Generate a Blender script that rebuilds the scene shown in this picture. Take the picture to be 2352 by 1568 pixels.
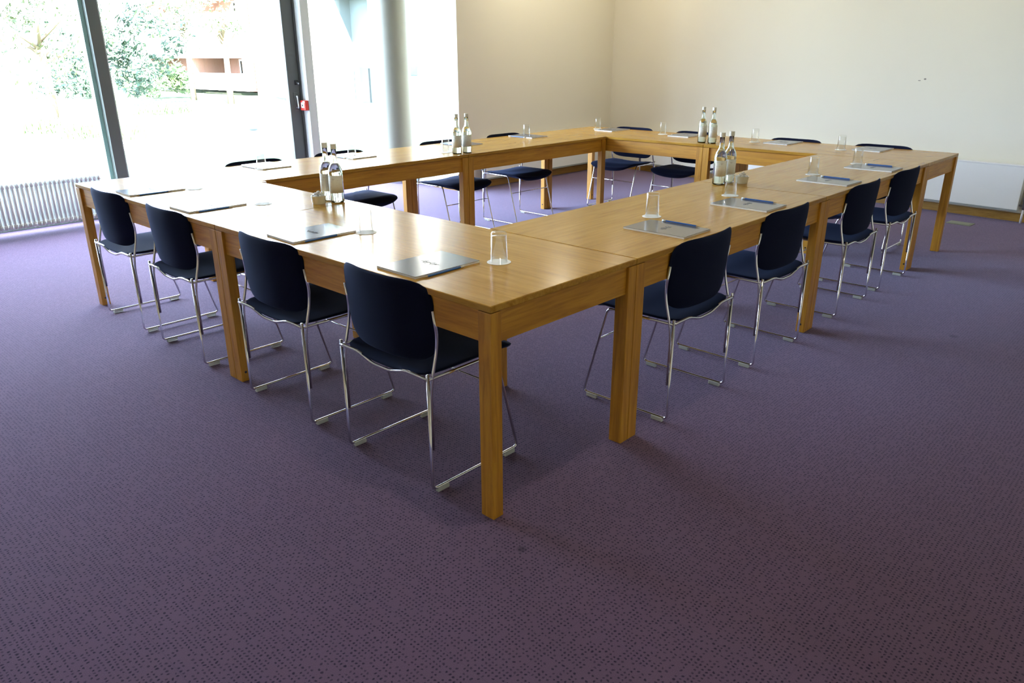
import bpy, bmesh, math, random
from mathutils import Vector, Matrix
PI = math.pi
random.seed(7)
for o in list(bpy.data.objects):
    bpy.data.objects.remove(o)
scene = bpy.context.scene
COL = scene.collection

# ------------------------------------------------------------------ camera
CAM = (-1.4938, -1.4882, 1.4332)
YAW, PITCH, ROLL, FPX = 0.7539, -0.3636, -0.0037, 1729.0
fwd = Vector((math.cos(PITCH)*math.cos(YAW), math.cos(PITCH)*math.sin(YAW), math.sin(PITCH)))
rt0 = Vector((math.sin(YAW), -math.cos(YAW), 0)); up0 = rt0.cross(fwd)
rt = rt0*math.cos(ROLL) + up0*math.sin(ROLL); up = -rt0*math.sin(ROLL) + up0*math.cos(ROLL)
cam = bpy.data.cameras.new('camera'); cam_o = bpy.data.objects.new('camera', cam); COL.objects.link(cam_o)
cam.sensor_width = 36.0; cam.lens = 36.0*FPX/2352.0; cam.clip_start = .05; cam.clip_end = 300
cam_o.matrix_world = Matrix(((rt.x, up.x, -fwd.x, CAM[0]), (rt.y, up.y, -fwd.y, CAM[1]), (rt.z, up.z, -fwd.z, CAM[2]), (0, 0, 0, 1)))
scene.camera = cam_o

# ------------------------------------------------------------------ world, sun, exposure
vs = scene.view_settings
vs.view_transform = 'Standard'; vs.look = 'None'; vs.gamma = 1.0; vs.use_curve_mapping = False
vs.exposure = 4.85
w = bpy.data.worlds.new('world'); scene.world = w; w.use_nodes = True
bg = w.node_tree.nodes['Background']; bg.inputs[0].default_value = (0.68, 0.85, 1.13, 1); bg.inputs[1].default_value = 1.0
sun = bpy.data.lights.new('sun', 'SUN'); sun.energy = 5.0; sun.angle = math.radians(1.0); sun.color = (1, .95, .86)
so = bpy.data.objects.new('sun', sun); COL.objects.link(so)
so.rotation_euler = Vector((0.28, 0.72, -0.63)).to_track_quat('-Z', 'Y').to_euler()
por = bpy.data.lights.new('window_portal', 'AREA'); por.shape = 'RECTANGLE'; por.size = 5.8; por.size_y = 3.0
por.cycles.is_portal = True
po = bpy.data.objects.new('window_portal', por); COL.objects.link(po); po.location = (1.6, 6.32, 1.5); po.rotation_euler = (-PI/2, 0, 0)

# ------------------------------------------------------------------ materials
def mat(name, col, rough=.6, metal=0., spec=.5, trans=0., ior=1.5, sheen=0., coat=0.):
    m = bpy.data.materials.new(name); m.use_nodes = True
    b = m.node_tree.nodes['Principled BSDF']
    b.inputs['Base Color'].default_value = (*col, 1); b.inputs['Roughness'].default_value = rough
    b.inputs['Metallic'].default_value = metal; b.inputs['Specular IOR Level'].default_value = spec
    b.inputs['Transmission Weight'].default_value = trans; b.inputs['IOR'].default_value = ior
    b.inputs['Sheen Weight'].default_value = sheen; b.inputs['Coat Weight'].default_value = coat
    return m
class NT:
    def __init__(s, m): s.t = m.node_tree; s.b = s.t.nodes['Principled BSDF']
    def n(s, kind, **kw):
        nd = s.t.nodes.new(kind)
        for k, v in kw.items(): setattr(nd, k, v)
        return nd
    def l(s, a, b): s.t.links.new(a, b)
    def coord(s, scale=(1, 1, 1), which='Object'):
        tc = s.n('ShaderNodeTexCoord'); mp = s.n('ShaderNodeMapping'); mp.inputs['Scale'].default_value = scale
        s.l(tc.outputs[which], mp.inputs[0]); return mp.outputs[0]
    def noise(s, vec, scale, detail=3, rough=.5, dist=0.):
        nd = s.n('ShaderNodeTexNoise'); s.l(vec, nd.inputs['Vector']); nd.inputs['Scale'].default_value = scale
        nd.inputs['Detail'].default_value = detail; nd.inputs['Roughness'].default_value = rough; nd.inputs['Distortion'].default_value = dist
        return nd.outputs['Fac']
    def ramp(s, fac, stops):
        r = s.n('ShaderNodeValToRGB'); s.l(fac, r.inputs[0]); cr = r.color_ramp
        while len(cr.elements) < len(stops): cr.elements.new(.5)
        for e, (p, c) in zip(cr.elements, stops): e.position = p; e.color = (*c, 1)
        return r.outputs[0]
    def mix(s, fac, a, b, mode='MIX'):
        x = s.n('ShaderNodeMix', data_type='RGBA', blend_type=mode)
        if isinstance(fac, float): x.inputs[0].default_value = fac
        else: s.l(fac, x.inputs[0])
        for i, v in ((6, a), (7, b)):
            if isinstance(v, tuple): x.inputs[i].default_value = (*v, 1)
            else: s.l(v, x.inputs[i])
        return x.outputs[2]
    def math(s, op, a, b=None, c=None):
        x = s.n('ShaderNodeMath', operation=op)
        for i, v in enumerate((a, b, c)):
            if v is None: continue
            if isinstance(v, (int, float)): x.inputs[i].default_value = v
            else: s.l(v, x.inputs[i])
        return x.outputs[0]
    def bump(s, h, strength, dist=.002):
        b = s.n('ShaderNodeBump'); b.inputs['Strength'].default_value = strength; b.inputs['Distance'].default_value = dist
        s.l(h, b.inputs['Height']); s.l(b.outputs[0], s.b.inputs['Normal'])

def wood(name, axis, tint=1.0, rough=.3, warm_light=False):
    m = mat(name, (.4, .22, .07), rough); k = NT(m)
    sc = [26., 26., 26.]; sc[axis] = 1.6
    v = k.coord(tuple(sc))
    sc2 = [90., 90., 90.]; sc2[axis] = 5.
    v2 = k.coord(tuple(sc2))
    g1 = k.noise(v, 1., 5, .6, 1.8); g2 = k.noise(v2, 1., 3, .7, .3)
    a = (.39*tint, .185*tint, .022*tint); b = (.52*tint, .275*tint, .042*tint); c = (.60*tint, .345*tint, .066*tint)
    if warm_light: a, b, c = [(q[0]*1.17, q[1]*1.04, q[2]*.5) for q in (a, b, c)]  # rails and legs: warm ambient light on the sides put into the colour
    col = k.ramp(g1, [(.30, a), (.52, b), (.72, c)])
    pores = k.ramp(g2, [(.36, (.68, .58, .45)), (.50, (1, 1, 1))])
    col = k.mix(.42, col, pores, 'MULTIPLY')
    k.l(col, k.b.inputs['Base Color'])
    k.bump(g2, .12, .001)
    rr = k.n('ShaderNodeMapRange'); k.l(g2, rr.inputs[0]); rr.inputs[3].default_value = rough+.08; rr.inputs[4].default_value = rough-.04
    k.l(rr.outputs[0], k.b.inputs['Roughness'])
    return m
WTOP = wood('oak_top', 0, .98, .19); WTOP.node_tree.nodes['Principled BSDF'].inputs['Specular IOR Level'].default_value = .17
WLONG = wood('oak_rail_long', 0, 1.0, .42, True)
WSHORT = wood('oak_rail_short', 1, 1.0, .42, True)
WLEG = wood('oak_leg', 2, .98, .42, True)
SKIRT = wood('oak_skirting_x', 0, .75, .4); SKIRTY = wood('oak_skirting_y', 1, .75, .4)
CHROME = mat('chrome', (.72, .72, .74), .09, 1.0)
STEEL = mat('brushed_steel', (.5, .5, .5), .3, 1.0)
NAVY = mat('navy_fabric', (.0035, .0055, .021), .9, spec=.12, sheen=.10); k = NT(NAVY)
k.b.inputs['Sheen Tint'].default_value = (.35, .5, 1, 1); k.bump(k.noise(k.coord(), 700, 2), .25, .001)
def plain_glass(name, tint=(1, 1, 1), top=.6, rough=0., power=5., base=.04):
    """thin clear glass: see-through face on, mirror-like towards the rim"""
    m = bpy.data.materials.new(name); m.use_nodes = True; t = m.node_tree
    for n_ in list(t.nodes): t.nodes.remove(n_)
    o = t.nodes.new('ShaderNodeOutputMaterial'); mx = t.nodes.new('ShaderNodeMixShader')
    tr = t.nodes.new('ShaderNodeBsdfTransparent'); gl = t.nodes.new('ShaderNodeBsdfGlossy')
    ge = t.nodes.new('ShaderNodeLayerWeight'); ge.inputs['Blend'].default_value = .5
    pw_ = t.nodes.new('ShaderNodeMath'); pw_.operation = 'POWER'; t.links.new(ge.outputs['Facing'], pw_.inputs[0]); pw_.inputs[1].default_value = power
    ma = t.nodes.new('ShaderNodeMath'); ma.operation = 'MULTIPLY_ADD'; t.links.new(pw_.outputs[0], ma.inputs[0]); ma.inputs[1].default_value = top-base; ma.inputs[2].default_value = base
    tr.inputs[0].default_value = (*tint, 1); gl.inputs['Roughness'].default_value = rough
    t.links.new(ma.outputs[0], mx.inputs[0]); t.links.new(tr.outputs[0], mx.inputs[1]); t.links.new(gl.outputs[0], mx.inputs[2]); t.links.new(mx.outputs[0], o.inputs[0])
    return m
PANE = plain_glass('window_glass', (.98, .99, .985), .7)
GLASS = plain_glass('drinking_glass', (.99, .995, .99), .85, .03, 2.8, .03)
BGLASS = mat('bottle_glass', (.93, 1, .97), 0., trans=1., ior=1.5)
WATER = mat('water', (1, 1, 1), 0., trans=1., ior=1.33)
CAPM = mat('bottle_cap', (.85, .82, .70), .4)
LABEL = mat('bottle_label', (.72, .71, .62), .6); k = NT(LABEL)
vv = k.coord((60, 60, 130)); nn = k.noise(vv, 1., 2)
k.l(k.mix(k.ramp(nn, [(.60, (0, 0, 0)), (.68, (.35, .35, .35))]), (.88, .87, .76), (.45, .3, .25)), k.b.inputs['Base Color'])
PAPER = mat('paper', (.93, .93, .90), .7)
COASTER = mat('coaster_paper', (.93, .90, .82), .8)
COVER = mat('pad_cover', (.14, .145, .165), .16, metal=.1, spec=.4)
CREST = mat('pad_crest', (.22, .225, .25), .45)
BLUEP = mat('pencil_blue', (.03, .13, .40), .3); TIPW = mat('pencil_wood', (.6, .42, .22), .7); RUBB = mat('pencil_end', (.8, .79, .72), .5)
CERAM = mat('ceramic', (.90, .87, .72), .25); MINT = mat('mint_white', (.86, .86, .84), .45)
RADW = mat('radiator_white', (.86, .87, .84), .35)
VALVE = mat('valve_metal', (.35, .36, .38), .3, 1.)
FRAMEG = mat('frame_grey', (.13, .145, .125), .4); FRAMED = mat('frame_dark', (.10, .11, .10), .5)
FRAMEL = mat('frame_light', (.45, .47, .44), .4)
POSTW = mat('post_white', (.5, .5, .46), .5)
COLM = mat('column_paint', (.19, .18, .135), .6); k = NT(COLM); k.bump(k.noise(k.coord(), 60, 3), .1)
REDM = mat('red_plastic', (.62, .035, .02), .3); WPL = mat('white_plastic', (.85, .85, .85), .4); BLKP = mat('black_plastic', (.02, .02, .02), .4)
CLEAR = mat('clear_plastic', (.75, .76, .68), .25, trans=.5, ior=1.4)
CEILM = mat('ceiling_paint', (.80, .79, .74), .8)
SOCK = mat('socket_plate', (.22, .24, .17), .5)

WALLD = mat('warm_wall_paint', (.80, .68, .47), .6)
WALL = mat('wall_paint', (.77, .755, .66), .75, spec=.3); k = NT(WALL)
oc = k.coord()
wv = k.noise(oc, 1.1, 2)
k.l(k.mix(k.ramp(wv, [(.35, (0, 0, 0)), (.7, (1, 1, 1))]), (.81, .77, .635), (.785, .745, .62)), k.b.inputs['Base Color'])
k.bump(k.noise(oc, 220, 3), .12, .002)

CARPET = mat('carpet', (.2, .15, .25), .95, spec=.08); k = NT(CARPET)
k.b.inputs['Sheen Weight'].default_value = .36; k.b.inputs['Sheen Roughness'].default_value = .35; k.b.inputs['Sheen Tint'].default_value = (.66, .68, 1, 1)
oc = k.coord(); sp = k.n('ShaderNodeSeparateXYZ')
wob = k.n('ShaderNodeTexNoise'); k.l(oc, wob.inputs['Vector']); wob.inputs['Scale'].default_value = 55; wob.inputs['Detail'].default_value = 1
vs_ = k.n('ShaderNodeVectorMath', operation='SUBTRACT'); k.l(wob.outputs['Color'], vs_.inputs[0]); vs_.inputs[1].default_value = (.5, .5, .5)
sc_ = k.n('ShaderNodeVectorMath', operation='SCALE'); k.l(vs_.outputs[0], sc_.inputs[0]); sc_.inputs['Scale'].default_value = .0105
ad_ = k.n('ShaderNodeVectorMath', operation='ADD'); k.l(oc, ad_.inputs[0]); k.l(sc_.outputs[0], ad_.inputs[1])
k.l(ad_.outputs[0], sp.inputs[0])
PIT = .0125
fx = k.math('DIVIDE', sp.outputs[0], PIT); fy = k.math('DIVIDE', sp.outputs[1], PIT)
dx = k.math('SUBTRACT', k.math('FRACT', fx), .5); dy = k.math('SUBTRACT', k.math('FRACT', fy), .5)
dd = k.math('SQRT', k.math('ADD', k.math('MULTIPLY', dx, dx), k.math('MULTIPLY', dy, dy)))
cb = k.n('ShaderNodeCombineXYZ'); k.l(k.math('FLOOR', fx), cb.inputs[0]); k.l(k.math('FLOOR', fy), cb.inputs[1])
wn = k.n('ShaderNodeTexWhiteNoise', noise_dimensions='3D'); k.l(cb.outputs[0], wn.inputs[0])
present = k.math('MULTIPLY', k.math('GREATER_THAN', wn.outputs[0], .22), k.math('MULTIPLY_ADD', wn.outputs[0], .45, .45))
dot = k.n('ShaderNodeMapRange', interpolation_type='SMOOTHSTEP'); k.l(dd, dot.inputs[0])
dot.inputs[1].default_value = .12; dot.inputs[2].default_value = .38; dot.inputs[3].default_value = 1; dot.inputs[4].default_value = 0
dotm = k.math('MULTIPLY', dot.outputs[0], present)
fib = k.noise(oc, 420, 2, .7); big = k.noise(oc, 2.2, 3)
basec = k.ramp(fib, [(.3, (.128, .076, .120)), (.7, (.190, .118, .188))])
basec = k.mix(k.ramp(big, [(.35, (0, 0, 0)), (.75, (.4, .4, .4))]), basec, (.150, .098, .145))
# tile joints every half metre
so_ = k.n('ShaderNodeSeparateXYZ'); k.l(oc, so_.inputs[0])
def joint(ax):
    f = k.math('FRACT', k.math('DIVIDE', so_.outputs[ax], .5)); return k.math('LESS_THAN', f, .006)
jn = k.math('MULTIPLY', k.math('MAXIMUM', joint(0), joint(1)), .22)
basec = k.mix(jn, basec, (.08, .06, .10))
basec = k.mix(dotm, basec, (.020, .015, .036))
stain = None
for sx, sy, sr in ((-.05, -.17, .02), (2.75, -1.15, .03), (2.93, -.62, .03)):
    vd = k.n('ShaderNodeVectorMath', operation='DISTANCE'); k.l(oc, vd.inputs[0]); vd.inputs[1].default_value = (sx, sy, 0)
    mr = k.n('ShaderNodeMapRange'); k.l(vd.outputs['Value'], mr.inputs[0]); mr.inputs[1].default_value = sr*.4; mr.inputs[2].default_value = sr; mr.inputs[3].default_value = .55; mr.inputs[4].default_value = 0
    basec = k.mix(mr.outputs[0], basec, (.03, .02, .03))
k.l(basec, k.b.inputs['Base Color']); k.bump(fib, .35, .003)

# ------------------------------------------------------------------ mesh helpers
def bm_box(bm, a, b, bevel=0.):
    x0, y0, z0 = a; x1, y1, z1 = b
    v = [bm.verts.new(p) for p in ((x0, y0, z0), (x1, y0, z0), (x1, y1, z0), (x0, y1, z0), (x0, y0, z1), (x1, y0, z1), (x1, y1, z1), (x0, y1, z1))]
    fs = [bm.faces.new([v[i] for i in f]) for f in ((0, 3, 2, 1), (4, 5, 6, 7), (0, 1, 5, 4), (1, 2, 6, 5), (2, 3, 7, 6), (3, 0, 4, 7))]
    if bevel:
        es = list({e for f in fs for e in f.edges})
        bmesh.ops.bevel(bm, geom=es, offset=bevel, segments=2, affect='EDGES', profile=.5)
def box(a, b, bevel=0.):
    bm = bmesh.new(); bm_box(bm, a, b, bevel); return bm
def fillet(pts, r, n=5):
    pts = [Vector(p) for p in pts]; out = [pts[0]]
    for i in range(1, len(pts)-1):
        p0, p, p1 = pts[i-1], pts[i], pts[i+1]
        a = (p0-p); b = (p1-p); rr = min(r, a.length*.45, b.length*.45)
        A = p + a.normalized()*rr; B = p + b.normalized()*rr
        for j in range(n+1):
            t = j/n; out.append(A*(1-t)**2 + p*2*t*(1-t) + B*t*t)
    out.append(pts[-1]); return out
def bm_tube(bm, pts, r, seg=8, caps=True, rz=None):
    pts = [Vector(p) for p in pts]; N = len(pts); rings = []
    t0 = (pts[1]-pts[0]).normalized()
    u = t0.orthogonal().normalized()
    for i, p in enumerate(pts):
        t = (pts[min(i+1, N-1)] - pts[max(i-1, 0)]).normalized()
        u = (u - t*u.dot(t)).normalized(); v = t.cross(u)
        ri = r[i] if isinstance(r, (list, tuple)) else r
        rings.append([bm.verts.new(p + (u*math.cos(2*PI*k_/seg) + v*math.sin(2*PI*k_/seg))*ri) for k_ in range(seg)])
    for a, b in zip(rings, rings[1:]):
        for k_ in range(seg): bm.faces.new((a[k_], a[(k_+1) % seg], b[(k_+1) % seg], b[k_]))
    if caps: bm.faces.new(rings[0][::-1]); bm.faces.new(rings[-1])
def tube(pts, r, seg=8):
    bm = bmesh.new(); bm_tube(bm, pts, r, seg); return bm
def bm_lathe(bm, prof, seg=24, c=(0, 0, 0), closed=False):
    rings = []
    for r, z in prof:
        if r < 1e-6: rings.append([bm.verts.new((c[0], c[1], c[2]+z))])
        else: rings.append([bm.verts.new((c[0]+r*math.cos(2*PI*i/seg), c[1]+r*math.sin(2*PI*i/seg), c[2]+z)) for i in range(seg)])
    prs = list(zip(rings, rings[1:])) + ([(rings[-1], rings[0])] if closed else [])
    for a, b in prs:
        for i in range(seg):
            j = (i+1) % seg
            if len(a) == 1 and len(b) == 1: continue
            if len(a) == 1: bm.faces.new((a[0], b[j], b[i]))
            elif len(b) == 1: bm.faces.new((a[i], a[j], b[0]))
            else: bm.faces.new((a[i], a[j], b[j], b[i]))
def lathe(prof, seg=24, c=(0, 0, 0), closed=False):
    bm = bmesh.new(); bm_lathe(bm, prof, seg, c, closed); return bm
def obj(name, bm, m, parent=None, smooth=False, loc=None):
    bmesh.ops.recalc_face_normals(bm, faces=bm.faces)
    me = bpy.data.meshes.new(name); bm.to_mesh(me); bm.free()
    if m is not None: me.materials.append(m)
    if smooth:
        for p in me.polygons: p.use_smooth = True
    o = bpy.data.objects.new(name, me); COL.objects.link(o)
    if parent: o.parent = parent
    if loc: o.location = loc
    return o
def tag(o, label, cat, group=None, kind=None):
    o['label'] = label; o['category'] = cat
    if group: o['group'] = group
    if kind: o['kind'] = kind
    return o
def thing(name, label, cat, loc=(0, 0, 0), rz=0., group=None):
    o = bpy.data.objects.new(name, None); COL.objects.link(o); o.empty_display_size = .1
    o.location = loc; o.rotation_euler = (0, 0, rz); tag(o, label, cat, group); return o
def struct(name, bm, m, label=None, cat=None, parent=None):
    o = obj(name, bm, m, parent)
    if parent is None: o['kind'] = 'structure'
    if label: o['label'] = label
    if cat: o['category'] = cat
    return o
def copy_tree(o, parent=None):
    c = o.copy(); COL.objects.link(c)
    if parent is not None: c.parent = parent
    for ch in [x for x in bpy.data.objects if x.parent == o]: copy_tree(ch, c)
    return c
def smooth_sharp(o, ang=40):
    for p in o.data.polygons: p.use_smooth = True
    md = o.data
    try: md.set_sharp_from_angle(angle=math.radians(ang))
    except Exception: pass
    return o

# ------------------------------------------------------------------ room shell
XW, YW, ZC = 4.35, 4.78, 3.05      # end of the solid left wall, its face, ceiling height
YG = 6.2                            # glass line
XL, YR = -4.5, -3.6                 # walls behind the camera
struct('floor', box((XL-.2, YR-.2, -.12), (7.6, 6.3, 0)), CARPET, 'purple carpet with small dark dots', 'floor')
struct('ceiling', box((XL-.2, YR-.2, ZC), (7.8, 6.9, ZC+.25)), CEILM, 'white ceiling', 'ceiling')
# far wall, slightly out of square
FA = Vector((7.17, 5.1, 0)); FB = Vector((6.555, -.75, 0)); fdir = (FB-FA).normalized(); fn = Vector((-fdir.y, fdir.x, 0))
if fn.x < 0: fn = -fn             # points out of the room
FE = FA + fdir*9.0
def slab(name, m, p0, p1, n, t, z0, z1, label, cat):
    bm = bmesh.new(); a, b = p0, p1; c, d = p1 + n*t, p0 + n*t
    lo = [bm.verts.new((q.x, q.y, z0)) for q in (a, b, c, d)]; hi = [bm.verts.new((q.x, q.y, z1)) for q in (a, b, c, d)]
    bm.faces.new(lo); bm.faces.new(hi)
    for i in range(4): bm.faces.new((lo[i], lo[(i+1) % 4], hi[(i+1) % 4], hi[i]))
    return struct(name, bm, m, label, cat)
slab('wall_far', WALL, FA, FE, fn, .25, 0, ZC, 'cream painted far wall with a small dark mark', 'wall')
YEND = 5.22
struct('wall_left', box((XW, YW, 0), (7.6, YEND, ZC)), WALL, 'short cream wall between the windows and the room corner', 'wall')
struct('wall_right', box((XL-.2, YR-.2, 0), (7.2, YR, ZC)), WALLD)
struct('wall_back', box((XL-.2, YR, 0), (XL, 6.3, ZC)), WALLD)
struct('wall_light_blocker', box((XL, 6.12, 0), (-1.2, 6.3, ZC)), WALL)  # unseen solid stretch, added to cut the window light reaching the foreground
# skirting boards
def skirt_line(name, p0, p1, n, z=.075, t=.018, m=SKIRTY):
    return slab(name, m, p0, p1, n, t, 0, z, 'oak skirting board', 'skirting board')
skirt_line('baseboard_far', FA + fdir*.3 - fn*.018, FA + fdir*5.47 - fn*.018, fn, .075, .018, SKIRTY)
struct('baseboard_left', box((XW-.002, YW-.018, 0), (7.12, YW, .075)), SKIRT, 'oak skirting board under the left radiator', 'skirting board')
struct('baseboard_end', box((XW-.018, YW-.018, 0), (XW-.002, YEND, .075)), SKIRTY, 'oak skirting on the wall end', 'skirting board')
# small scuff on the far wall
def wall_pt(t, z, off=0.): q = FA + fdir*t - fn*off; return Vector((q.x, q.y, z))
bm = bmesh.new()
for (t, z, a_, b_) in ((4.30, 1.205, .012, .008), (4.25, 1.19, .014, .004)):
    c = wall_pt(t, z, .0006); vs2 = [bm.verts.new(c + fdir*a_*math.cos(q) + Vector((0, 0, b_*math.sin(q)))) for q in [i*PI/6 for i in range(12)]]
    bm.faces.new(vs2)
struct('trim_1', bm, mat('scuff_mark', (.32, .29, .24), .9), 'small dark scuff on the far wall', 'mark')

# ------------------------------------------------------------------ window wall
def frame_window(n, x0, x1, fm, wfr=.05, y0=YG-.03, y1=YG+.05, pane=True, zt=ZC):
    w_ = struct('window_%d' % n, box((x0, y0, 0), (x1, y1, .06), .004), fm, 'floor to ceiling window', 'window')
    struct('window_frame', box((x0, y0, zt-.06), (x1, y1, zt)), fm, parent=w_)
    if pane: struct('glass_pane', box((x0, YG, .06), (x1, YG+.008, zt-.06)), PANE, parent=w_)
    return w_
frame_window(1, -1.2, 1.19, FRAMEG)
w2 = frame_window(2, 1.31, 3.13, FRAMEG)
w3 = frame_window(3, 3.30, XW+.1, FRAMEL)
m1 = struct('trim_2', box((1.19, 6.10, 0), (1.29, 6.25, ZC), .003), FRAMEG, 'thick grey window mullion', 'mullion')
struct('edge_strip', box((1.29, 6.14, 0), (1.312, 6.25, ZC)), FRAMEL, parent=m1)
struct('edge_strip', box((1.155, 6.17, 0), (1.19, 6.25, ZC)), mat('teal_glass_reflection', (.30, .48, .42), .3), parent=m1)  # teal strip paints the glass reflection on the mullion's side face
# glazed return beside the column
w4 = struct('window_4', box((4.40, YEND, 0), (4.50, 6.2, .12), .004), FRAMEL, 'glazed return beside the round column', 'window')
struct('glass_pane', box((4.45, YEND, .12), (4.458, 6.2, ZC-.06)), PANE, parent=w4)
struct('sill_plinth', box((4.385, YEND, 0), (4.40, 6.0, .018)), FRAMED, parent=w4)
struct('window_frame', box((4.40, YEND, ZC-.06), (4.50, 6.2, ZC)), FRAMEL, parent=w4)
# door stile with handle and lock
d1 = struct('door_1', box((3.125, 6.155, .0), (3.262, 6.23, ZC), .004), FRAMEG, 'grey glazed door frame edge with handle and lock', 'door')
struct('door_seal', box((3.262, 6.12, 0), (3.284, 6.23, ZC)), FRAMED, parent=d1)
h = tube(fillet([(3.20, 6.155, 1.02), (3.20, 6.115, 1.02), (3.20, 6.105, .90), (3.20, 6.155, .90)], .015), .009); struct('door_handle', h, STEEL, parent=d1)
struct('handle_plate', box((3.175, 6.148, .87), (3.225, 6.156, 1.06), .002), FRAMEG, parent=d1)
lk = box((3.205, 6.135, 1.135), (3.24, 6.156, 1.185), .004); struct('door_lock', lk, BLKP, parent=d1)
lt = tube([(3.222, 6.135, 1.16), (3.222, 6.105, 1.15)], .009); struct('lock_knob', lt, STEEL, parent=d1)
# white post
pw = struct('trim_4', box((3.268, 6.01, 0), (3.368, 6.12, ZC), .003), POSTW, 'slim white steel post beside the door', 'post')
# call point on the left face of the post
cp = thing('fire_alarm_call_point', 'red fire alarm call point mounted on the white post by the door', 'fire alarm', (3.268, 6.065, .925))
obj('housing', box((-.045, -.05, -.052), (0, .05, .052), .006), REDM, cp)
obj('face_plate', box((-.0465, -.03, -.025), (-.045, .03, .03), .0), WPL, cp)
obj('status_label', box((-.0468, -.042, .028), (-.0455, -.006, .046), .0), WPL, cp)
obj('break_disc', lathe([(0, -.001), (.011, -.001), (.011, .001), (0, .001)], 16), BLKP, cp).matrix_local = Matrix.Translation((-.047, 0, 0)) @ Matrix.Rotation(PI/2, 4, 'Y')
# round column
cc = (4.36, 5.84)
co = thing('round_column', 'round pale grey column standing by the window', 'column', (cc[0], cc[1], 0))
o = obj('shaft', lathe([(0, 0.02), (.168, 0.02), (.168, ZC), (0, ZC)], 48), COLM, co); smooth_sharp(o)
o = obj('base_ring', lathe([(0, 0), (.19, 0), (.19, .018), (.172, .03), (0, .03)], 48), STEEL, co); smooth_sharp(o)

# ------------------------------------------------------------------ radiators
def column_radiator(x0, x1, y0, label):
    r_ = thing('column_radiator', label, 'radiator', (x0, y0, 0))
    n = int((x1-x0)/.0358); P = (x1-x0)/n
    for i in range(n):
        bm = bmesh.new(); xc = (i+.5)*P
        for yy in (0, .045, .09):
            bm_tube(bm, [(xc, yy, .075), (xc, yy, .425)], .0105, 8)
        bm_tube(bm, fillet([(xc, -.012, .40), (xc, 0, .435), (xc, .09, .435), (xc, .102, .40)], .02, 3), .0135, 8)
        bm_tube(bm, fillet([(xc, -.005, .10), (xc, 0, .07), (xc, .09, .07), (xc, .095, .10)], .02, 3), .0165, 8)
        s_ = obj('section', bm, RADW, r_, True)
    obj('valve', tube(fillet([(x1-x0, .02, .10), (x1-x0+.05, .02, .10), (x1-x0+.05, .02, 0)], .02), .012), WPL, r_, True)
    return r_
column_radiator(-1.62, 0.985, 5.93, 'white column radiator in front of the left window')
def panel_radiator(name_label, p0, p1, n, z0=.115, z1=.505, t=.07, off=.035, valves=(True, True)):
    # p0,p1 on the wall line, n points into the room
    d = (p1-p0).normalized(); L_ = (p1-p0).length
    ang = math.atan2(d.y, d.x)
    r_ = thing('panel_radiator', name_label, 'radiator', (p0.x, p0.y, 0), ang)
    s_ = 1 if Vector((-d.y, d.x, 0)).dot(n) > 0 else -1
    def Y(a, b): return (min(s_*a, s_*b), max(s_*a, s_*b))
    y0, y1 = Y(off, off+t); obj('panel', box((0, y0, z0), (L_, y1, z1-.01), .004), RADW, r_)
    y0, y1 = Y(off-.004, off+t+.004); obj('top_grille', box((-.004, y0, z1-.01), (L_+.004, y1, z1), .002), WPL, r_)
    y0, y1 = Y(off+t-.006, off+t+.003); obj('bottom_shade_strip', box((0, y0, z0-.012), (L_, y1, z0)), mat('radiator_shadow_gap', (.30, .32, .30), .5), r_)  # dark strip painted as the line of shade under the panel
    yc = s_*(off+t*.5)
    for xe, on in ((-.04, valves[0]), (L_+.04, valves[1])):
        if not on: continue
        v_ = obj('valve', lathe([(0, .12), (.012, .12), (.016, .14), (.016, .19), (.02, .195), (.02, .25), (0, .255)], 14, (xe, yc, 0)), VALVE, r_, True)
        obj('pipe', tube([(xe, yc, 0), (xe, yc, .13)], .010), WPL, v_, True)
        obj('connector', tube([(xe, yc, .155), (xe+(.05 if xe < 0 else -.05), yc, .155)], .009), VALVE, v_, True)
        for c_ in v_.children: pass
    return r_
def far(t): q = FA + fdir*t; return Vector((q.x, q.y, 0))
panel_radiator('long flat white radiator under the far wall, to the right of the room corner', far(.98), far(5.33), -fn)
panel_radiator('white panel radiator on the short left wall behind the table', Vector((4.66, YW, 0)), Vector((6.9, YW, 0)), Vector((0, -1, 0)), valves=(True, False))
# floor socket
fs = thing('floor_socket_box', 'small grey green floor outlet plate near the far radiator', 'floor outlet', (6.17, .16, 0), math.radians(-5))
obj('frame', box((-.07, -.10, 0), (.07, .10, .004), .001), SOCK, fs); obj('lid', box((-.055, -.085, .004), (.055, .085, .006)), SOCK, fs)

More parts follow.
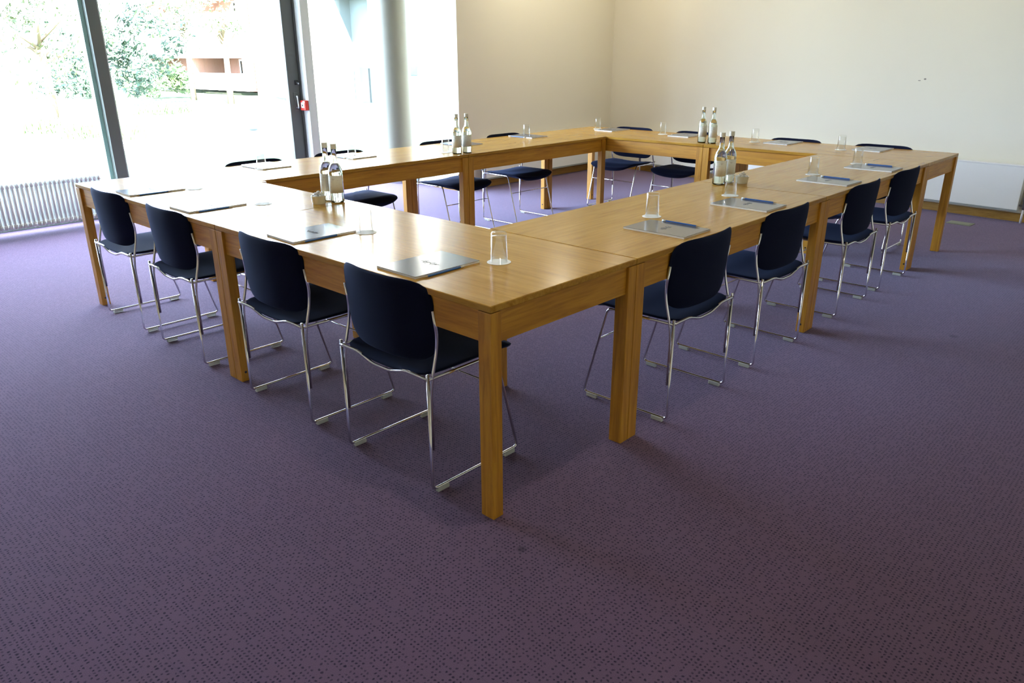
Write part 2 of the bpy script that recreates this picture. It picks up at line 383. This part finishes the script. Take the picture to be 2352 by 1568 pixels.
# ------------------------------------------------------------------ tables
H = .74
W, LX, W2, M = .76, 1.729, .732, 1.712
def table(x0, y0, x1, y1, long_x, label):
    """one desk filling the rectangle; local x runs along its long side"""
    cx, cy = (x0+x1)/2, (y0+y1)/2
    L_, D_ = ((x1-x0), (y1-y0)) if long_x else ((y1-y0), (x1-x0))
    L_ -= .003; D_ -= .003
    t = thing('meeting_table', label, 'table', (cx, cy, 0), 0 if long_x else PI/2, 'oak tables set in a hollow square')
    top = obj('tabletop', box((-L_/2, -D_/2, H-.022), (L_/2, D_/2, H), .003), WTOP, t)
    a, b = .056, .046; zt = H-.024
    for sx in (-1, 1):
        for sy in (-1, 1):
            xa, xb = sorted((sx*L_/2, sx*(L_/2-a))); ya, yb = sorted((sy*D_/2, sy*(D_/2-b)))
            lg = obj('leg', box((xa, ya, 0), (xb, yb, zt), .002), WLEG, t)
            pl = lathe([(0, -.001), (.006, -.001), (.006, .0015), (0, .0015)], 12)
            q = obj('screw_hole', pl, BLKP, lg); q.matrix_local = Matrix.Translation((sx*(L_/2-a)-sx*.0005, sy*(D_/2-b/2), .045)) @ Matrix.Rotation(PI/2, 4, 'Y')
    ins = .012
    for sy in (-1, 1):
        ya, yb = sorted((sy*(D_/2-ins), sy*(D_/2-ins-.02)))
        obj('apron', box((-L_/2+a, ya, .613), (L_/2-a, yb, zt)), WLONG, t)
    for sx in (-1, 1):
        xa, xb = sorted((sx*(L_/2-ins), sx*(L_/2-ins-.02)))
        obj('apron', box((xa, -D_/2+b, .613), (xb, D_/2-b, zt)), WSHORT, t)
    return t
X2, X3, X4 = W+LX, W+2*LX, W+2*LX+W2; Y2, Y3 = M, 2*M
table(0, 0, W, M, False, 'oak table nearest the camera, its corner leg standing in the foreground')
table(0, M, W, Y3, False, 'oak table at the far left, its end nearest the left window and radiator')
table(W, 0, X2, W, True, 'oak table of the right side, the one adjoining the nearest table')
table(X2, 0, X3, W, True, 'oak table of the right side, the one farther from the camera')
table(W, Y3-W2, X2, Y3, True, 'oak table along the window side, in front of the glass door')
table(X2, Y3-W2, X3, Y3, True, 'oak table along the window side, in front of the short cream wall')
table(X3, M, X4, Y3, False, 'oak table of the far side nearest the room corner')
table(X3, 0, X4, M, False, 'oak table of the far side ending at the right hand corner of the square')

# ------------------------------------------------------------------ chairs
def superellipse_pad(a, b, fn_top, fn_bot, nfun, rings=9, seg=48, to3=None):
    bm = bmesh.new()
    def layer(f):
        out = []
        for j in range(rings+1):
            rho = math.sin(j/rings*PI/2)
            if j == 0: out.append([bm.verts.new(to3(0, 0, f(0, 0, 0)))]); continue
            ring = []
            for i in range(seg):
                th = 2*PI*i/seg; c, s = math.cos(th), math.sin(th); n = nfun(c, s)
                d = (abs(c)**n + abs(s)**n)**(-1/n)
                p, q = c*d*rho, s*d*rho
                ring.append(bm.verts.new(to3(p*a, q*b, f(p, q, rho))))
            out.append(ring)
        return out
    T = layer(fn_top); B = layer(fn_bot)
    for Ly in (T, B):
        for i in range(seg): bm.faces.new((Ly[0][0], Ly[1][i], Ly[1][(i+1) % seg]))
        for A_, B_ in zip(Ly[1:], Ly[2:]):
            for i in range(seg): bm.faces.new((A_[i], A_[(i+1) % seg], B_[(i+1) % seg], B_[i]))
    for i in range(seg): bm.faces.new((T[-1][i], T[-1][(i+1) % seg], B[-1][(i+1) % seg], B[-1][i]))
    return bm
def sstep(a, b, x):
    t = max(0, min(1, (x-a)/(b-a))); return t*t*(3-2*t)
def edge(rho): return math.sqrt(max(0, 1-rho**8))
def make_chair():
    c = thing('stacking_chair', 'x', 'chair', group='navy stacking chairs around the tables')
    X = .243
    def tofl(x, y, d): return (x, y, d)
    # seat: local y forward
    def zc(p, q):
        y = .224 + q*.232
        dip = -.016*(1-p*p)*sstep(.02, .10, y)*(1-sstep(.30, .38, y)*.4)
        rear = -.016*(1-p*p)*(1-sstep(.0, .12, y))
        nose = -.030*sstep(.37, .456, y)*(1-.5*p*p)
        return .447 + dip + rear + nose + .010*sstep(.15, .3, y)*(1-p**4)
    def th(p, q):
        y = .224 + q*.232
        return .009 + .034*sstep(.10, .34, y)*(1-abs(p)**3)
    st = superellipse_pad(.234, .232, lambda p, q, r: zc(p, q) + .004*edge(r), lambda p, q, r: zc(p, q) - (.006+th(p, q))*edge(r) - .002,
                          lambda a_, b_: 7, 10, 56, lambda u, v, d: (u, .224+v, d))
    obj('seat', st, NAVY, c, True)
    def yb(u, v):
        z = .617+v
        lean = .010 - .085*max(0, z-.50)
        return lean + .047*abs(u/.237)**2.3
    bk = superellipse_pad(.241, .145, lambda p, q, r: yb(p*.237, q*.143) + .010*edge(r), lambda p, q, r: yb(p*.237, q*.143) - .012*edge(r),
                          lambda a_, b_: 5.2 if b_ > 0 else 4.2, 10, 60, lambda u, v, d: (u, d, .613+v+.008*(u/.237)**2*sstep(-.02, .143, v)))
    obj('backrest', bk, NAVY, c, True)
    for s_ in (-1, 1):
        x = s_*X
        pts = fillet([(x, 0, .452), (x, 0, .0175), (x, .432, .0175), (x, .318, .432), (x, 0, .432)], .022, 5)
        obj('side_frame', tube(pts, .0056, 10), CHROME, c, True)
        pts = fillet([(x, .0105, .17), (x, .0105, .40), (x, .042, .52), (x*.995, .048, .575), (x*.99, .036, .664)], .06, 5)
        obj('back_upright', tube(pts, .0056, 10), CHROME, c, True)
        for yy in (.045, .385):
            bm = box((x-.0085, yy-.027, .0005), (x+.0085, yy+.027, .019), .003)
            obj('glide', bm, CLEAR, c)
    pts = []
    for i in range(25):
        x = -X + 2*X*i/24
        pts.append((x, -.004, .436 - .024*(1-sstep(.03, .15, abs(x)))))
    bm = tube(pts, .0062, 10); obj('rear_bar', bm, CHROME, c, True)
    obj('front_stretcher', tube([(-X, .360, .285), (X, .360, .285)], .0038, 8), CHROME, c, True)
    return c
proto = make_chair()
CH = []
L_lab = ['navy chair on the left side, nearest the camera with the foreground table corner beside it', 'navy chair on the left side, second from the camera, right of the double table legs',
         'navy chair on the left side, third from the camera, left of the double table legs', 'navy chair on the left side, farthest left, beside the end table leg and radiator']
R_lab = ['navy chair on the right side, first beyond the nearest table, biggest on that side', 'navy chair on the right side, second from the camera, left of the double table legs',
         'navy chair on the right side, third from the camera, just past the double legs', 'navy chair on the right side, farthest from the camera near the right hand corner']
B_lab = ['navy chair on the window side, leftmost, its back against the pale lawn view', 'navy chair on the window side, behind the second glass, in front of white post',
         'navy chair on the window side, behind the two clear bottles, by the column', 'navy chair on the window side, rightmost, in front of the short cream wall']
F_lab = ['navy chair on the far side, closest to the room corner', 'navy chair on the far side, partly hidden by the farthest bottles',
         'navy chair on the far side, just right of the farthest bottles', 'navy chair on the far side, rightmost, near the open table end']
spots = [((-.028, y, 0), -PI/2, L_lab[i]) for i, y in enumerate((.512, 1.264, 2.20, 2.923))]
spots += [((x, -.032, 0), 0, R_lab[i]) for i, x in enumerate((1.233, 2.013, 3.025, 3.748))]
spots += [((x, Y3+.03, 0), PI, B_lab[i]) for i, x in enumerate((1.15, 1.85, 2.85, 3.64))]
spots += [((X4+.03, y, 0), PI/2, F_lab[i]) for i, y in enumerate((2.90, 2.20, 1.25, .54))]
jit = [0, .4, -.6, .3, .6, -.8, .5, -.4, 1.2, -.8, .7, -1, .8, -.5, .6, -.3]
for i, (p, rz, lab) in enumerate(spots):
    c = proto if i == 0 else copy_tree(proto)
    c.location = p; c.rotation_euler = (0, 0, rz + math.radians(jit[i])); c['label'] = lab

# ------------------------------------------------------------------ place settings
def make_pad():
    t = thing('notepad', 'x', 'notepad', group='grey notepads laid at each seat')
    obj('pages', box((-.1045, -.0005, .0), (.1045, .2945, .0072)), PAPER, t)
    obj('cover', box((-.105, -.001, .0072), (.105, .295, .0080)), COVER, t)
    bm = bmesh.new()
    for s_ in (-1, 1):
        bm_tube(bm, [(s_*.018 + .013*math.cos(a)*(1+.25*math.sin(3*a)), .15 + .012*math.sin(a), .0082) for a in [i*2*PI/20 for i in range(21)]], .0006, 4, False)
    bm_tube(bm, [(-.045+.09*i/16, .15+.006*math.sin(i*1.7), .0082) for i in range(17)], .0006, 4, False)
    obj('crest', bm, CREST, t)
    return t
def make_pencil():
    t = thing('pencil', 'x', 'pencil', group='blue pencils beside the notepads')
    r = .0038
    obj('barrel', tube([(0, .018, r), (0, .172, r)], r, 6), BLUEP, t)
    obj('tip', tube([(0, .0, r), (0, .018, r)], [.0006, r*.95], 8), TIPW, t)
    obj('eraser', tube([(0, .172, r), (0, .190, r)], r*1.05, 10), RUBB, t, True)
    return t
GR, GH = .0315, .108
def make_glass():
    t = thing('water_glass', 'x', 'glass', group='upturned water glasses at each seat')
    prof = [(GR, 0), (GR-.0022, 0), (GR-.0052, GH-.013), (0, GH-.012), (0, GH), (GR-.006, GH), (GR-.0035, GH-.003)]
    obj('tumbler', lathe(prof, 32, closed=True), GLASS, t, True)
    return t
def make_coaster():
    bm = lathe([(0, 0), (.043, 0), (.0435, .0008), (.043, .0016), (0, .0016)], 36)
    o = obj('coaster', bm, COASTER); return tag(o, 'x', 'coaster', 'round paper coasters under the glasses')
ppad, ppen, pgl, pco = make_pad(), make_pencil(), make_glass(), make_coaster()
side_txt = {'L': ('left side, ', ['nearest the camera', 'second from the camera', 'third from the camera', 'farthest left by the window']),
            'R': ('right side, ', ['first beyond the near table', 'second from the camera', 'third from the camera', 'farthest from the camera']),
            'B': ('window side, ', ['leftmost', 'second from the left', 'by the two bottles', 'rightmost']),
            'F': ('far side, ', ['closest to the room corner', 'left of the farthest bottles', 'just right of the farthest bottles', 'rightmost'])}
def settle(side, i):
    a, b = side_txt[side]; return a + b[i]
# each: side, index, pad centre along the row, glass (across-from-edge, along)
sets = []
for i, (pc, g) in enumerate(zip((.495, 1.235, 2.142, 2.82), ((.385, .338), (.356, 1.084), (.404, 2.0), (.384, 2.70)))):
    sets.append(('L', i, (.042, pc), -PI/2, g))
for i, (pc, g) in enumerate(zip((1.248, 1.982, 2.975, 3.70), ((1.441, .387), (2.178, .387), (3.185, .367), (3.864, .347)))):
    sets.append(('R', i, (pc, .04), 0, g))
for i, (pc, g) in enumerate(zip((1.135, 1.835, 2.93, 3.76), ((1.044, 3.137), (1.757, 3.135), (2.45, 2.90), (3.70, 3.20)))):
    sets.append(('B', i, (pc, Y3-.045), PI, g))
for i, (pc, g) in enumerate(zip((3.02, 2.20, 1.27, .55), ((4.76, 3.20), (4.72, 2.42), (4.66, 1.48), (4.58, .73)))):
    sets.append(('F', i, (X4-.045, pc), PI/2, g))
first = True
for side, i, (px, py), rz, (gx, gy) in sets:
    w_ = settle(side, i); j = math.radians(random.uniform(-2, 2))
    pad = ppad if first else copy_tree(ppad); pad.location = (px, py, H); pad.rotation_euler = (0, 0, rz+j); pad['label'] = 'grey covered notepad on the %s' % w_
    pen = ppen if first else copy_tree(ppen)
    off = Matrix.Rotation(rz, 4, 'Z') @ Vector((.118, .022, 0))
    if side == 'R': off = Vector((.098, .045, .0082))
    pen.location = (px+off.x, py+off.y, H+off.z); pen.rotation_euler = (0, 0, rz + (math.radians(1.5) if side != 'R' else math.radians(-2.0))); pen['label'] = ('blue pencil lying on the notepad on the %s' if side == 'R' else 'blue pencil beside the notepad on the %s') % w_
    cs = pco if first else copy_tree(pco); cs.location = (gx, gy, H); cs['label'] = 'round paper coaster under the glass on the %s' % w_
    g_ = pgl if first else copy_tree(pgl); g_.location = (gx, gy, H+.0016); g_['label'] = 'upturned clear glass on the %s' % w_
    first = False

# ------------------------------------------------------------------ bottles
BR, BH = .0355, .285
def make_bottle():
    t = thing('water_bottle', 'x', 'bottle', group='glass bottles of water in pairs')
    out = [(0, 0.0), (BR-.005, 0), (BR, .006), (BR, .150), (BR-.001, .160), (BR-.007, .178), (BR-.016, .193), (.0155, .205), (.0135, .222), (.0130, .262), (.0148, .266), (.0148, .272)]
    inn = [(.0105, .272), (.0100, .222), (.0120, .206), (BR-.019, .192), (BR-.0095, .176), (BR-.0035, .158), (BR-.0028, .010), (BR-.008, .006), (0, .008)]
    obj('body', lathe(out + inn, 36), BGLASS, t, True)
    wt = [(0, .0085), (BR-.0085, .0068), (BR-.0034, .0105), (BR-.0034, .150), (BR-.006, .163), (BR-.0102, .176), (BR-.0195, .1915), (0, .1918)]
    obj('water', lathe(wt, 36), WATER, t, True)
    bm = bmesh.new(); n = 22; a0, a1 = -1.25, 1.25
    vs3 = []
    for i in range(n+1):
        a = a0+(a1-a0)*i/n - PI/2
        for z in (.048, .135):
            vs3.append([bm.verts.new((r_*math.cos(a), r_*math.sin(a), z)) for r_ in (BR+.0003, BR+.0006)])
    for i in range(n):
        A_, B_, C_, D_ = vs3[2*i], vs3[2*i+1], vs3[2*i+2], vs3[2*i+3]
        bm.faces.new((A_[1], C_[1], D_[1], B_[1])); bm.faces.new((A_[0], B_[0], D_[0], C_[0]))
        bm.faces.new((B_[0], B_[1], D_[1], D_[0])); bm.faces.new((A_[0], C_[0], C_[1], A_[1]))
    bm.faces.new((vs3[0][0], vs3[0][1], vs3[1][1], vs3[1][0])); bm.faces.new((vs3[-2][0], vs3[-1][0], vs3[-1][1], vs3[-2][1]))
    obj('label', bm, LABEL, t, True)
    cp_ = obj('cap', lathe([(0, .2865), (.0135, .2865), (.0148, .285), (.0150, .2665), (.0152, .262), (.0149, .262), (.0149, .2725), (0, .2725)], 24), CAPM, t); smooth_sharp(cp_)
    return t
pb = make_bottle()
bl = [((.690, 1.772), -.75, 'clear water bottle on the left side tables, right one of the pair by the bowl'), ((.695, 1.856), -.75, 'clear water bottle on the left side tables, left one of the pair by the bowl'),
      ((2.470, .615), -.60, 'clear water bottle on the right side tables, left one of the pair'), ((2.562, .607), -.55, 'clear water bottle on the right side tables, right one of the pair'),
      ((4.345, 1.80), -.75, 'clear water bottle on the far side, left one of the farthest pair'), ((4.345, 1.705), -.7, 'clear water bottle on the far side, right one of the farthest pair'),
      ((2.455, 2.78), -.75, 'clear water bottle on the window side, left one of the pair'), ((2.545, 2.765), -.8, 'clear water bottle on the window side, right one of the pair')]
for i, ((x, y), rz, lab) in enumerate(bl):
    b = pb if i == 0 else copy_tree(pb); b.location = (x, y, H); b.rotation_euler = (0, 0, rz); b['label'] = lab

# ------------------------------------------------------------------ bowls with mints
def make_bowl(loc, label):
    bm = bmesh.new()
    seg = 48
    prof = [(0, 0), (.031, 0), (.0325, .003), (.037, .036), (.039, .040), (.0365, .040), (.0345, .036), (.030, .006), (0, .005)]
    bm_lathe(bm, prof, seg)
    o = obj('mint_bowl', bm, CERAM, None, True, loc); tag(o, label, 'bowl'); smooth_sharp(o, 50); return o
def make_mint():
    bm = bmesh.new(); bmesh.ops.create_icosphere(bm, subdivisions=2, radius=.0095)
    for v in bm.verts: v.co.z *= .62; v.co.x *= 1.15
    o = obj('mint', bm, MINT, None, True); return tag(o, 'x', 'sweet', 'wrapped mints in the bowls')
pm = make_mint(); mfirst = True
for (bx, by, lab, ml) in ((.598, 1.800, 'small cream bowl of mints beside the left side bottles', 'white mint piled in the bowl by the left side bottles'),
                      (2.592, .535, 'small cream bowl of mints beyond the right side glass', 'white mint piled in the bowl by the right side bottles')):
    make_bowl((bx, by, H), lab)
    pos = [(0, 0, .014), (.017, .003, .015), (-.016, .005, .015), (.002, -.018, .015), (0, .019, .016)]
    pos += [(.020*math.cos(a), .020*math.sin(a), .028) for a in [j*2*PI/6+.3 for j in range(6)]] + [(0.001, 0, .029)]
    pos += [(.023*math.cos(a), .023*math.sin(a), .0405) for a in [j*2*PI/7 for j in range(7)]] + [(.004, .004, .044), (-.010, .006, .050), (.011, -.006, .051), (0, -.002, .058)]
    for p in pos:
        m_ = pm if mfirst else copy_tree(pm); mfirst = False
        m_.location = (bx+p[0], by+p[1], H+p[2]); m_.rotation_euler = (random.uniform(-.6, .6), random.uniform(-.6, .6), random.uniform(0, 6)); m_['label'] = ml

# ------------------------------------------------------------------ outdoors
LAWN = mat('lawn_grass', (.06, .09, .05), .95, spec=.05); k = NT(LAWN); oc = k.coord()
gn = k.noise(oc, .7, 4, .6); gf = k.noise(oc, 30, 3)
k.l(k.mix(k.ramp(gf, [(.3, (0, 0, 0)), (.7, (.6, .6, .6))]), k.ramp(gn, [(.35, (.060, .088, .050)), (.65, (.085, .100, .072))]), (.045, .078, .038)), k.b.inputs['Base Color'])
PAVE = mat('paving', (.35, .34, .31), .9); k = NT(PAVE); k.bump(k.noise(k.coord(), 20, 3), .2)
struct('lawn', box((-60, 6.4, -.35), (80, 120, -.10)), LAWN, 'sunlit lawn outside the window', 'lawn')
bm = bmesh.new(); bm_box(bm, (-60, 6.3, -.3), (80, 7.1, -.06)); struct('terrace_strip', bm, PAVE, 'pale paving strip along the building', 'paving')
bm = bmesh.new(); bm_box(bm, (-60, 12.6, -.2), (80, 14.4, -.09)); struct('garden_path', bm, PAVE, 'pale garden path across the lawn', 'path')

def back(u, v, dist):                 # a point seen at (u, v), dist metres forward of the camera
    return Vector(CAM) + (fwd + rt*(u-1176)/FPX - up*(v-784)/FPX)*dist
BRICK = mat('brick', (.50, .24, .14), .9); k = NT(BRICK)
bt = k.n('ShaderNodeTexBrick'); k.l(k.coord(which='Object'), bt.inputs['Vector'])
bt.inputs['Color1'].default_value = (.36, .18, .125, 1); bt.inputs['Color2'].default_value = (.32, .165, .115, 1); bt.inputs['Mortar'].default_value = (.4, .34, .28, 1); bt.inputs['Scale'].default_value = 4
k.l(bt.outputs[0], k.b.inputs['Base Color'])
WHITEC = mat('white_concrete', (.82, .82, .78), .8); RECESS = mat('recess_glass', (.02, .03, .03), .15); GREYR = mat('grey_render', (.07, .085, .085), .8)
def facade(p0, p1, name, label, cols, floors, z0=-.1, fh=2.35, depth=1.6, brickf=(.18, .30)):
    """a long block of flats: p0-p1 is the front line; each bay has a recessed balcony"""
    d = p1-p0; d.z = 0; L_ = d.length; ang = math.atan2(d.y, d.x)
    t = thing(name, label, 'building', (p0.x, p0.y, z0), ang)
    n = d.normalized(); left = Vector((-n.y, n.x, 0)); s_ = 1 if left.dot(Vector((CAM[0], CAM[1], 0))-p0) < 0 else -1   # behind side
    def B(x0, x1, y0, y1, z0_, z1_): ya, yb_ = sorted((s_*y0, s_*y1)); return (min(x0, x1), ya, z0_), (max(x0, x1), yb_, z1_)
    obj('rear_block', box(*B(0, L_, depth, depth+8, 0, fh*floors+.6)), BRICK, t)
    obj('roof_slab', box(*B(-.3, L_+.3, -.2, depth+8, fh*floors+.6, fh*floors+.95)), WHITEC, t)
    wb = L_/cols
    for f in range(floors):
        obj('floor_band', box(*B(0, L_, 0, depth, fh*f + (fh-.95), fh*f + fh+.12)), WHITEC, t)
        obj('parapet', box(*B(.02, L_-.02, -.02, .08, fh*f+.12, fh*f+.80)), WHITEC, t)
        for c in range(cols+1):
            x = min(L_-.35, max(0, c*wb-.2)); obj('brick_pier', box(*B(x, x+.45, .03, depth, fh*f+.12, fh*f+fh-.95)), BRICK, t)
        for c in range(cols):
            wd = obj('window', box(*B(c*wb+wb*.34, c*wb+wb*.92, depth-.08, depth, fh*f+.2, fh*f+fh-1.0)), WHITEC, t)
            obj('pane', box(*B(c*wb+wb*.37, c*wb+wb*.89, depth-.10, depth-.08, fh*f+.3, fh*f+fh-1.08)), RECESS, wd)
    return t
pA = back(322, 150, 36); pB = back(566, 150, 30.5); pE = back(672, 150, 28)
facade(Vector((pA.x, pA.y, 0)), Vector((pB.x, pB.y, 0)), 'apartment_building', 'pale apartment block with brick recesses seen through the left door glass', 2, 4, z0=-.05)
qd = Vector((pE.x-pB.x, pE.y-pB.y, 0))
t3 = thing('apartment_stair_tower', 'pale plain tower at the right end of the apartment block', 'building', (pB.x, pB.y, -.1), math.atan2(qd.y, qd.x))
obj('wall', box((.32, .2, 0), (qd.length+.5, 8, 9.4)), WHITEC, t3)
obj('coping', box((.3, .1, 9.4), (qd.length+.6, 8.1, 9.7)), GREYR, t3)
# nearer brick wing with a tall recess
pC = back(690, 150, 25); pD = back(990, 150, 21)
t2 = thing('brick_wing', 'overexposed brick building with a tall grey recess between post and column', 'building', (pC.x, pC.y, -.1), math.atan2(pD.y-pC.y, pD.x-pC.x))
Ld = (Vector((pD.x, pD.y))-Vector((pC.x, pC.y))).length
def u_on(u):   # where the sight line of picture column u meets the wing front
    r_ = fwd + rt*(u-1176)/FPX - up*(150-784)/FPX; a = (CAM[0]-pC.x, CAM[1]-pC.y); dd_ = ((pD.x-pC.x)/Ld, (pD.y-pC.y)/Ld)
    return (a[0]*r_.y - a[1]*r_.x)/(dd_[0]*r_.y - dd_[1]*r_.x)
ta, tb = u_on(775), u_on(853)
zt2 = 1.43 + .1 + (126-11)/FPX*24*1.05
obj('brick_wall', box((-.5, 0, 0), (ta, 7, 7)), BRICK, t2)
obj('brick_wall', box((tb, 0, 0), (Ld+4, 7, 7)), BRICK, t2)
obj('lintel', box((ta, 0, zt2), (tb, 7, 7)), BRICK, t2)
obj('coping', box((-.6, -.1, 7), (Ld+4.1, 7.1, 7.3)), WHITEC, t2)
SCREEN = mat('entrance_screen_paint', (.10, .125, .12), .7)
obj('entrance_screen', box((ta, .62, 0), (tb, .70, zt2)), SCREEN, t2)
obj('entrance_lining', box((ta-.001, .02, 0), (ta+.03, .62, zt2)), SCREEN, t2)
obj('entrance_door', box((ta+.10, .56, 0), (ta+(tb-ta)*.48, .62, zt2*.36)), GREYR, t2)
obj('entrance_step', box((ta+.02, -.25, 0), (tb-.02, .6, .12)), PAVE, t2)
w_b = obj('window', box((tb+1.2, -.03, .9), (tb+2.2, .0, 2.4)), GREYR, t2); obj('pane', box((tb+1.3, -.04, 1.0), (tb+2.1, -.03, 2.3)), RECESS, w_b)

BARK = mat('bark', (.20, .15, .10), .9); LEAF = mat('leaf_green', (.07, .13, .04), .8); LEAFB = mat('leaf_blue_green', (.036, .075, .045), .8); LEAFY = mat('leaf_young', (.075, .10, .045), .8)
def tree(loc, h, r, n, m, name, label, trunk=True, sq=.8, leaf=.16, group='trees and shrubs beyond the lawn', seedv=1, cz=None):
    rnd = random.Random(seedv)
    t = thing(name, label, 'tree' if trunk else 'shrub', loc, 0, group)
    bm = bmesh.new(); c = Vector((0, 0, cz if cz is not None else h-r*sq))
    clumps = [(c + Vector((rnd.gauss(0, .5)*r, rnd.gauss(0, .5)*r, rnd.uniform(-.75, .75)*r*sq)), rnd.uniform(.2, .42)*r) for _ in range(22)]
    for _ in range(n):
        cc_, cr = clumps[rnd.randrange(len(clumps))]
        d = Vector((rnd.gauss(0, 1), rnd.gauss(0, 1), rnd.gauss(0, 1))).normalized()*cr*rnd.uniform(.5, 1)
        p = cc_ + d; p.z = max(p.z, .08)
        a = Vector((rnd.gauss(0, 1), rnd.gauss(0, 1), rnd.gauss(0, 1))).normalized(); b = a.orthogonal().normalized(); s_ = leaf*rnd.uniform(.6, 1.2)
        bm.faces.new([bm.verts.new(q) for q in (p-a*s_, p+b*s_*.4, p+a*s_, p-b*s_*.4)])
    obj('foliage', bm, m, t)
    if trunk:
        bm = bmesh.new(); bm_tube(bm, [(0, 0, 0), (.05, .03, c.z*.5), (0, 0, c.z)], [.12, .09, .06], 8)
        for j in range(7):
            a = j*.9; bm_tube(bm, [(0, 0, c.z*.6+j*.08), (math.cos(a)*r*.5, math.sin(a)*r*.5, c.z*.8+j*.15)], [.05, .02], 6)
        obj('trunk', bm, BARK, t, True)
    return t
def gpt(u, v, dist): q = back(u, v, dist); return (q.x, q.y, -.1)
tree(gpt(100, 150, 19), 3.2, 2.3, 2600, LEAFY, 'blossom_tree', 'loose pale tree on the lawn seen through the leftmost pane', leaf=.10, seedv=3, cz=2.3, sq=.65)
tree(gpt(285, 120, 24), 3.0, 1.5, 2600, LEAFB, 'evergreen_shrub', 'dark green shrub right of the thick grey mullion', False, sq=1.0, leaf=.13, seedv=4, cz=1.75)
tree(gpt(165, 150, 29.5), 2.3, 1.3, 1800, LEAFB, 'evergreen_shrub', 'low dark shrub behind the pale tree, left of the mullion', False, sq=.6, leaf=.13, seedv=5, cz=.95)
tree(gpt(365, 160, 29), 1.5, 1.2, 1600, LEAF, 'evergreen_shrub', 'low dark hedge before the apartment block, right of the mullion', False, sq=.5, leaf=.12, seedv=6, cz=.7)
tree(gpt(508, 60, 25), 3.6, .9, 700, LEAF, 'birch_tree', 'thin tree in front of the apartment block', leaf=.09, seedv=8, cz=2.8)
tree(gpt(415, 20, 27), 4.2, 1.3, 1100, LEAFY, 'birch_tree', 'hanging pale green tree before the apartment block, left of the thin tree', leaf=.10, seedv=9, cz=3.2)
# flower clumps
def clump(loc, n, r, label, seedv):
    rnd = random.Random(seedv); bm = bmesh.new()
    for _ in range(n):
        x, y = rnd.gauss(0, r*.5), rnd.gauss(0, r*.35); h_ = rnd.uniform(.15, .38); lx, ly = rnd.gauss(0, .07), rnd.gauss(0, .07)
        bm.faces.new([bm.verts.new(q) for q in ((x-.012, y, 0), (x+.012, y, 0), (x+lx+.004, y+ly, h_), (x+lx-.004, y+ly, h_))])
    o = obj('daffodil_clump', bm, LEAF, None, False, loc); tag(o, label, 'plant', 'leafy clumps on the lawn')
clump(gpt(95, 262, 16.0), 420, .4, 'leafy green clump on the lawn at far left', 1)
clump(gpt(185, 262, 15.0), 420, .35, 'leafy green clump on the lawn beside the mullion', 2)
clump(gpt(345, 186, 21), 300, .9, 'leafy green clump on the lawn right of the mullion', 3)
clump(gpt(290, 263, 14.6), 260, .25, 'small leafy clump just right of the mullion', 4)
# bollard
q = back(580, 282, 12.2)
bo = thing('bollard_light', 'short white bollard light standing on the lawn', 'bollard', (q.x, q.y, -.1))
o = obj('post', lathe([(0, 0), (.055, 0), (.055, .40), (0, .40)], 20), WHITEC, bo); smooth_sharp(o)
o = obj('cap', lathe([(0, .40), (.065, .40), (.065, .43), (0, .44)], 20), GREYR, bo); smooth_sharp(o)

# ------------------------------------------------------------------ ceiling downlights (warm lamps, above the picture)
WARM = mat('lamp_glow', (1, 1, 1), .5); WARM.node_tree.nodes['Principled BSDF'].inputs['Emission Color'].default_value = (1, .78, .45, 1); WARM.node_tree.nodes['Principled BSDF'].inputs['Emission Strength'].default_value = 1.0
for (x, y, lab, en) in ((6.2, 3.9, 'ceiling downlight near the room corner', .30), (5.9, 2.2, 'ceiling downlight along the far wall', .22), (5.75, .5, 'ceiling downlight along the far wall, to the right', .22),
                    (5.2, 4.0, 'ceiling downlight before the short cream wall', .62), (.4, -.2, 'ceiling downlight over the nearest table', .4)):
    t = thing('ceiling_downlight', lab, 'lamp', (x, y, ZC), 0, 'recessed ceiling downlights')
    o = obj('rim', lathe([(.07, -.012), (.10, -.012), (.10, 0), (.07, 0)], 24, closed=True), WPL, t)
    o = obj('lens', lathe([(0, -.006), (.07, -.006), (.07, -.002), (0, -.002)], 24), WARM, t)
    ld = bpy.data.lights.new('lamp', 'AREA'); ld.shape = 'DISK'; ld.size = .14; ld.energy = en; ld.color = (1, .93, .74)
    lo_ = bpy.data.objects.new('lamp', ld); COL.objects.link(lo_); lo_.location = (0, 0, -.02); lo_.parent = t
